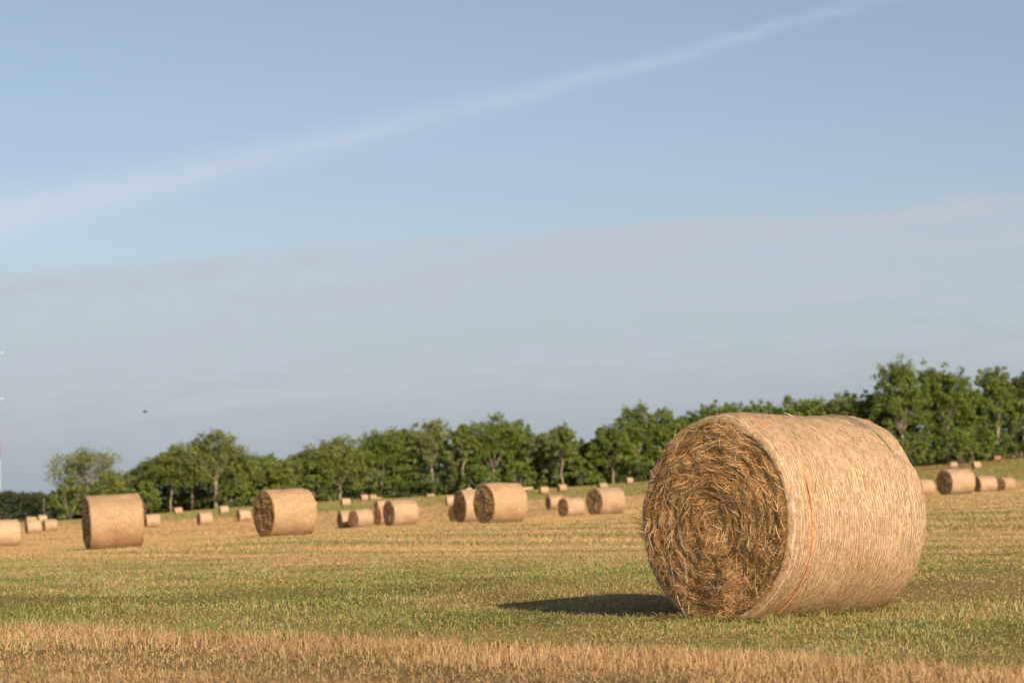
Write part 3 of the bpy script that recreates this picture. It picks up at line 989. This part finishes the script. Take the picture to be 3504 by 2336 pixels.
T('tree', 2275, 1381, 100, 560, 'rich', 'tall ragged tree touching the left outline of the huge bale', .3, .12, 1.0, .35, 1.0, 7, 0, open_=.15)
T('tree', 2355, 1404, 95, 562, 'rich', 'tree showing its top just left of the huge bale crest', .3, .12, 1.0)
T('tree', 2440, 1366, 110, 560, 'rich', 'leftmost of the tree tops rising straight over the huge bale', .3, .12, .9, open_=.2)
T('tree', 2522, 1367, 110, 562, 'mid', 'second tree top from the left over the huge bale', .3, .12, .9, open_=.2)
T('tree', 2600, 1358, 85, 558, 'rich', 'narrow tree top standing over the orange line of the huge bale', .3, .12, .8, open_=.3)
T('tree', 2690, 1353, 140, 562, 'rich', 'wide tree top over the middle of the huge bale', .3, .12, 1.1)
T('tree', 2800, 1362, 125, 560, 'mid', 'tree top over the right half of the huge bale', .3, .12, 1.0)
T('tree', 2905, 1330, 130, 556, 'mid', 'pale green tree rising over the right shoulder of the huge bale', .3, .12, 1.0, open_=.15)
T('tree', 2998, 1327, 110, 554, 'mid', 'pale green tree next to the left side of the tallest tree', .3, .12, 1.0)
T('tree', 3095, 1226, 175, 545, 'rich', 'tallest tree of the line, with a blocky top, right of the huge bale', .3, .12, 1.5, .24, 1.0, 9)
T('tree', 3165, 1236, 100, 550, 'rich', 'slim tree with a stray branch reaching out beside the tallest tree', .34, .2, .8, .3, 1, 6, .2, open_=.35)
T('tree', 3245, 1246, 165, 548, 'rich', 'broad tree whose top slopes down to the right of the tallest tree', .3, .1, 1.5, .24, 1.0, 8)
T('tree', 3330, 1310, 115, 552, 'rich', 'lower tree in the notch left of the far right trees', .28, .08, 1.3)
T('tree', 3420, 1256, 125, 556, 'mid', 'tall tree with a pale trunk high above the rail fence', .42, .15, 1.1, .4, 1.0, 7)
T('tree', 3510, 1266, 110, 562, 'dark', 'dark tall tree cut off by the right edge of the photo', .3, .1, 1.3)
S = make_shrub
S(240, 1632, 125, 538, 'olive', 'large olive bush left of and below the lone pale crowned tree')
S(372, 1612, 145, 540, 'olive', 'large dull bush right of and below the lone pale crowned tree', 1.2)
S(494, 1640, 95, 536, 'mid', 'light green young tree just right of the side on golden bale')
S(800, 1650, 105, 545, 'mid', 'low green bush between the thickest pale trunk and the lumpy golden bale')
S(1085, 1620, 115, 548, 'mid', 'green bush just right of the lumpy golden bale top')
S(1640, 1590, 120, 548, 'rich', 'green bush low behind the two large overlapping centre bales')
S(1780, 1580, 95, 548, 'rich', 'bright green bush below the right shoulder of the biggest broad tree')
S(1990, 1560, 110, 552, 'mid', 'green bush right of the straight pale trunk of the spire topped tree')
S(2030, 1625, 70, 545, 'rich', 'small bright bush low between the spire topped and V trunked trees', .7)
S(3130, 1480, 150, 535, 'rich', 'dark green bush at the foot of the tallest tree beside the huge bale', 1.2)
S(3290, 1465, 165, 538, 'rich', 'wide green bush above the biggest right hand bale', 1.3)
S(3395, 1520, 90, 540, 'rich', 'bright green bush at the left end of the rail fence')


def build_woodland():
    acc = Acc()
    edge = np.array(WOOD_EDGE, float)
    tops = np.array([(0, 1692), (180, 1690), (300, 1645), (430, 1615), (520, 1570), (640, 1525), (740, 1525), (830, 1562), (970, 1568), (1100, 1535), (1200, 1525), (1300, 1500),
                     (1480, 1490), (1560, 1495), (1700, 1470), (1870, 1510), (2000, 1520), (2120, 1475), (2300, 1430), (2600, 1385), (2900, 1360), (3050, 1320), (3150, 1300), (3300, 1310), (3400, 1310), (3560, 1310)], float)

    for rep, (dd, n) in enumerate(((11, 2600), (24, 2300), (48, 2000))):
        px = rng.uniform(190, 3620, n)
        d = 552 + dd + rng.uniform(-7, 7, n)
        tp = np.interp(px, tops[:, 0], tops[:, 1])
        X = np.zeros(n); Y = np.zeros(n); ZT = np.zeros(n)
        for i in range(n):
            p = at(px[i], tp[i], d[i]); X[i], Y[i], ZT[i] = p
        Z = terrain(X, Y)
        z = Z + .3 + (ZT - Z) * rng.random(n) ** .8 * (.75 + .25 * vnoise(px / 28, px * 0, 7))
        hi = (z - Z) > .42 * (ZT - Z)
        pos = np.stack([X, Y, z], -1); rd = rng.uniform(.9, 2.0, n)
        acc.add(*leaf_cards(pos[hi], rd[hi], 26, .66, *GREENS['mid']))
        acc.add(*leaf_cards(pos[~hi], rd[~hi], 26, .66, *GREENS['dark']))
    n = 4200
    px = rng.uniform(190, 3620, n); d = rng.uniform(553, 572, n); c = []
    for i in range(n):
        p = at(px[i], 1650, d[i]); c.append((p.x, p.y, tz(p.x, p.y) + random.uniform(.1, 3.4)))
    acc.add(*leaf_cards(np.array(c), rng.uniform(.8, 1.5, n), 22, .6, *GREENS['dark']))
    # lower, more distant wood at the far left
    n = 900
    px = rng.uniform(-150, 330, n); d = rng.uniform(640, 690, n)
    tp = 1690 - 9 * fbm(px / 30, px * 0, 9, 2) + 6
    c = []
    for i in range(n):
        p = at(px[i], tp[i], d[i]); z0 = tz(p.x, p.y)
        c.append((p.x, p.y, z0 + .3 + (p.z - z0) * random.random() ** .7))
    acc.add(*leaf_cards(np.array(c), rng.uniform(.8, 1.7, n), 26, .6, (.040, .056, .020), (.10, .115, .042)))
    tag(link('woodland', acc.mesh('woodland', M_LEAF)), 'dark undergrowth and distant wood filling the space behind the field edge trees', 'woodland', None, 'stuff')


build_woodland()


# ------------------------------------------------------------------ rail fence at the far right
def build_fence():
    root = empty('rail_fence'); tag(root, 'brown wooden rail fence in front of the far right trees', 'fence')
    pts = []
    for k in range(6):
        p = at(3372 + k * 62, 1570, 548 + k * 1.0); pts.append(np.array([p.x, p.y, tz(p.x, p.y)]))
    o = pts[0]; root.location = o
    for p in pts:
        a = Acc(); q = p - o
        v, f = box(q[0], q[1], q[2] + .62, .2, .2, 1.4); a.add(v, f); link('post', a.mesh('post', M_WOOD), root)
    for zz in (1.12, .55):
        a = Acc()
        for p, r in zip(pts[:-1], pts[1:]):
            A = p - o; B = r - o
            v, q, t = tube([A + (0, -.13, zz), B + (0, -.13, zz)], [.055, .055], 6); a.add(v, q, None, t)
        link('rail', a.mesh('rail', M_WOOD), root)


build_fence()


# ------------------------------------------------------------------ slender pole, white tank, mast, bird
def build_pole():
    p = at(150, 1700, 600); z = tz(p.x, p.y); h = at(150, 1704, 600).z - z
    root = empty('pole', (p.x, p.y, z)); tag(root, 'slender grey pole standing in front of the low far left wood', 'pole')
    a = Acc(); v, q, t = tube([(0, 0, -.2), (0, 0, h * .5), (0, 0, h)], [.08, .07, .06], 8); a.add(v, q, None, t)
    link('shaft', a.mesh('shaft', M_POLE, True), root)
    a = Acc(); v, q, t = tube([(0, 0, h), (0, 0, h + .12)], [.08, .03], 8); a.add(v, q, None, t)
    link('cap', a.mesh('cap', M_POLE, True), root)


build_pole()


def build_tank():
    p = at(1605, 1690, 470); z = tz(p.x, p.y); h = at(1605, 1667.0, 470).z - z
    root = empty('water_tank', (p.x, p.y, z)); tag(root, 'small white domed tank with only its top showing above a bale', 'tank')
    a = Acc(); v, q, t = tube([(0, 0, .0), (0, 0, .08), (0, 0, h * .72), (0, 0, h * .74)], [.58, .62, .62, .58], 20); a.add(v, q, None, t)
    link('tank_body', a.mesh('tank_body', M_WHITE, True), root)
    a = Acc(); ang = np.linspace(0, math.pi / 2, 7)[:-1]
    v, q, t = tube([(0, 0, h * .74 + math.sin(x) * h * .24) for x in ang], [.60 * math.cos(x) + .02 for x in ang], 20); a.add(v, q, None, t)
    link('lid', a.mesh('lid', M_WHITE, True), root)


build_tank()


def build_mast():
    d = 900.0
    p = at(-7, 1740, d); z = tz(p.x, p.y)
    top = at(-30, 1130, d).z - z
    root = empty('radio_mast', (p.x, p.y, z)); tag(root, 'red and white lattice radio mast at the left edge of the photo', 'radio mast')
    hs_ = 175 * d / F
    z_ed = [0.0]
    zb = at(0, 1745, d).z - z
    while zb < top: z_ed.append(zb); zb += hs_
    z_ed.append(top)
    for k in range(len(z_ed) - 1):
        z0, z1 = z_ed[k], z_ed[k + 1]; hs = z1 - z0
        w0 = 1.15 - .75 * z0 / top; w1 = 1.15 - .75 * z1 / top
        a = Acc()
        cor = lambda w, zz, i: np.array([math.cos(i * 2.0944 + .3) * w, math.sin(i * 2.0944 + .3) * w, zz])
        for i in range(3):
            v, q, t = tube([cor(w0, z0, i), cor(w1, z1, i)], [.13, .13], 6); a.add(v, q, None, t)
            for m in range(9):
                f0, f1 = m / 9, (m + 1) / 9
                A = cor(w0 + (w1 - w0) * f0, z0 + hs * f0, i); B = cor(w0 + (w1 - w0) * f1, z0 + hs * f1, (i + 1) % 3)
                v, q, t = tube([A, B], [.06, .06], 5); a.add(v, q, None, t)
                Cc = cor(w0 + (w1 - w0) * f1, z0 + hs * f1, i)
                v, q, t = tube([Cc, B], [.05, .05], 5); a.add(v, q, None, t)
        tone = M_RED if k % 2 == 0 else M_WHITE
        o = link('lattice_section', a.mesh('lattice_section', tone), root)
        o['label'] = 'red lattice section' if tone is M_RED else 'white lattice section'
    for py, dx in ((1204, 1), (1362, 1)):
        q0 = at(0, py, d); loc = np.array([q0.x - p.x, 0, q0.z - z])
        a = Acc()
        v, q, t = tube([(0, 0, loc[2]), loc], [.09, .09], 6); a.add(v, q, None, t)
        v, q, t = tube([loc + (0, -.2, -.1), loc + (.1, -.55, 0)], [.12, .5], 14); a.add(v, q, None, t)
        link('dish_antenna', a.mesh('dish_antenna', M_WHITE, True), root)


build_mast()


def build_bird():
    p = at(497, 1409, 110)
    a = Acc()
    ts = np.linspace(0, 1, 9)
    body = [(0, -.09 + .2 * t, 0) for t in ts]
    v, q, t = tube(body, [.006, .020, .026, .030, .030, .026, .020, .013, .006], 10); a.add(v, q, None, t)
    for s in (-1, 1):
        for zo, flip in ((.004, 1), (-.004, -1)):
            pts = [(s * .01, -.045, .01), (s * .075, -.06, .042), (s * .145, -.02, .03), (s * .13, .005, .03), (s * .07, .03, .036), (s * .01, .045, .008)]
            w = np.array(pts) + (0, 0, zo)
            a.add(w, [(0, 1, 4, 5), (1, 2, 3, 4)], None)
    tail = np.array([(-.006, .09, .004), (.006, .09, .004), (.035, .17, -.01), (-.035, .17, -.01)])
    a.add(np.concatenate([tail, tail - (0, 0, .006)]), [(0, 1, 2, 3), (4, 7, 6, 5), (0, 4, 5, 1), (1, 5, 6, 2), (2, 6, 7, 3), (3, 7, 4, 0)])
    o = link('bird', a.mesh('bird', M_BIRD, True)); o.location = p; o.rotation_euler = (math.radians(55), 0, math.radians(10)); o.scale = (.9,) * 3
    tag(o, 'small black bird flying in the sky above the left trees', 'bird')


build_bird()

# ------------------------------------------------------------------ light and sky
SUN_EL = math.radians(23)
TRAVEL = math.radians(27)                      # the light travels away from the camera, 27 deg towards the left
dirv = Vector((-math.sin(TRAVEL) * math.cos(SUN_EL), math.cos(TRAVEL) * math.cos(SUN_EL), -math.sin(SUN_EL)))
sl = bpy.data.lights.new('sun', 'SUN'); sl.energy = 4.7; sl.angle = math.radians(.55); sl.color = (1.0, .84, .64)
so = bpy.data.objects.new('sun', sl); COL.objects.link(so)
so.rotation_mode = 'QUATERNION'; so.rotation_quaternion = dirv.to_track_quat('-Z', 'Y')
so.location = (20, -40, 30)

world = bpy.data.worlds.new('World'); SC.world = world; world.use_nodes = True
nt = world.node_tree; nt.nodes.clear()
wo = nt.nodes.new('ShaderNodeOutputWorld'); bg = nt.nodes.new('ShaderNodeBackground')
sky = nt.nodes.new('ShaderNodeTexSky'); sky.sky_type = 'NISHITA'; sky.sun_disc = False
sky.sun_elevation = SUN_EL
sky.sun_rotation = math.atan2(-dirv.x, -dirv.y)
sky.air_density = 1.0; sky.dust_density = 1.0; sky.ozone_density = 2.0
bg.inputs[1].default_value = .08
tc = nt.nodes.new('ShaderNodeTexCoord')
sp = nt.nodes.new('ShaderNodeSeparateXYZ'); nt.links.new(tc.outputs['Generated'], sp.inputs[0])
yy = math_n(nt, 'MAXIMUM', sp.outputs[1], .05)
az = math_n(nt, 'DIVIDE', sp.outputs[0], yy)
el = math_n(nt, 'DIVIDE', sp.outputs[2], yy)
cb = nt.nodes.new('ShaderNodeCombineXYZ')
nt.links.new(az, cb.inputs[0]); nt.links.new(math_n(nt, 'SUBTRACT', el, math_n(nt, 'MULTIPLY', az, .06)), cb.inputs[1])


def wnoise(sx, sy, sc, det, rough=.55, dist=0):
    mp = nt.nodes.new('ShaderNodeMapping'); mp.inputs['Scale'].default_value = (sx, sy, 1)
    nt.links.new(cb.outputs[0], mp.inputs[0])
    n = nt.nodes.new('ShaderNodeTexNoise'); n.inputs['Scale'].default_value = sc; n.inputs['Detail'].default_value = det
    n.inputs['Roughness'].default_value = rough; n.inputs['Distortion'].default_value = dist
    nt.links.new(mp.outputs[0], n.inputs['Vector']); return n.outputs[0]


def smooth(x, a, b):
    m = nt.nodes.new('ShaderNodeMapRange'); m.interpolation_type = 'SMOOTHSTEP'
    nt.links.new(x, m.inputs[0]); m.inputs[1].default_value = a; m.inputs[2].default_value = b
    return m.outputs[0]


# sheet of thin high cloud, its upper edge rising to the right
e2 = math_n(nt, 'SUBTRACT', el, math_n(nt, 'MULTIPLY_ADD', az, .048, .1155))
e2 = math_n(nt, 'ADD', e2, math_n(nt, 'MULTIPLY', math_n(nt, 'SUBTRACT', wnoise(1, 1, 14, 4), .5), .013))
sheet = math_n(nt, 'MULTIPLY', smooth(e2, .004, -.005), smooth(e2, -.10, -.035))
st = smooth(wnoise(.6, 7.5, 10, 6, .62, .5), .40, .66)
fl = smooth(wnoise(1, 2.8, 42, 5, .62), .42, .68)
dens = math_n(nt, 'MULTIPLY', sheet, math_n(nt, 'MULTIPLY_ADD', st, .66, math_n(nt, 'MULTIPLY_ADD', fl, .50, math_n(nt, 'MULTIPLY_ADD', smooth(e2, -.028, -.004), .22, .24)), True))
# old vapour trail, spreading to the left
l0 = math_n(nt, 'MULTIPLY_ADD', math_n(nt, 'MULTIPLY', az, az), .08, math_n(nt, 'MULTIPLY_ADD', az, .226, .174))
dl = math_n(nt, 'SUBTRACT', el, l0)
dl = math_n(nt, 'ADD', dl, math_n(nt, 'MULTIPLY', math_n(nt, 'SUBTRACT', wnoise(1, 1, 18, 4), .5), .006))
wid = math_n(nt, 'MAXIMUM', math_n(nt, 'MULTIPLY_ADD', az, -.024, .0048), .0036)
tr_ = math_n(nt, 'DIVIDE', dl, wid)
trail = math_n(nt, 'POWER', 2.718, math_n(nt, 'MULTIPLY', math_n(nt, 'MULTIPLY', tr_, tr_), -1.0))
trail = math_n(nt, 'MULTIPLY', trail, math_n(nt, 'MULTIPLY_ADD', wnoise(3, 10, 20, 6), .52, math_n(nt, 'MULTIPLY_ADD', az, -.95, .04)))
hs = nt.nodes.new('ShaderNodeHueSaturation'); hs.inputs['Saturation'].default_value = .84
nt.links.new(sky.outputs[0], hs.inputs['Color'])
tint = mix_col(nt, 'MULTIPLY', 1.0, hs.outputs[0], (1.0, .972, 1.0))
hz = math_n(nt, 'MULTIPLY', smooth(el, .125, .015), .80)
c = mix_col(nt, 'MIX', hz, tint, (3.62, 4.1, 4.8))
c = mix_col(nt, 'MIX', dens, c, (5.05, 5.5, 6.15))
c = mix_col(nt, 'MIX', trail, c, (6.1, 6.7, 7.6))
nt.links.new(c, bg.inputs[0]); nt.links.new(bg.outputs[0], wo.inputs[0])

# ------------------------------------------------------------------ camera
cd = bpy.data.cameras.new('camera'); cam = bpy.data.objects.new('camera', cd); COL.objects.link(cam)
cd.sensor_fit = 'HORIZONTAL'; cd.sensor_width = 22.2; cd.lens = 22.2 * F / PW
cd.clip_start = .1; cd.clip_end = 8000
cam.matrix_world = Matrix.Translation(CAM_P) @ CAM_R.to_4x4()
cd.dof.use_dof = True; cd.dof.focus_distance = 17.4; cd.dof.aperture_fstop = 2.3
SC.camera = cam
SC.view_settings.view_transform = 'Standard'; SC.view_settings.look = 'None'
SC.view_settings.exposure = .35; SC.view_settings.gamma = 1
SC.render.engine = 'CYCLES'
SC.cycles.max_bounces = 6; SC.cycles.diffuse_bounces = 3; SC.cycles.transmission_bounces = 4
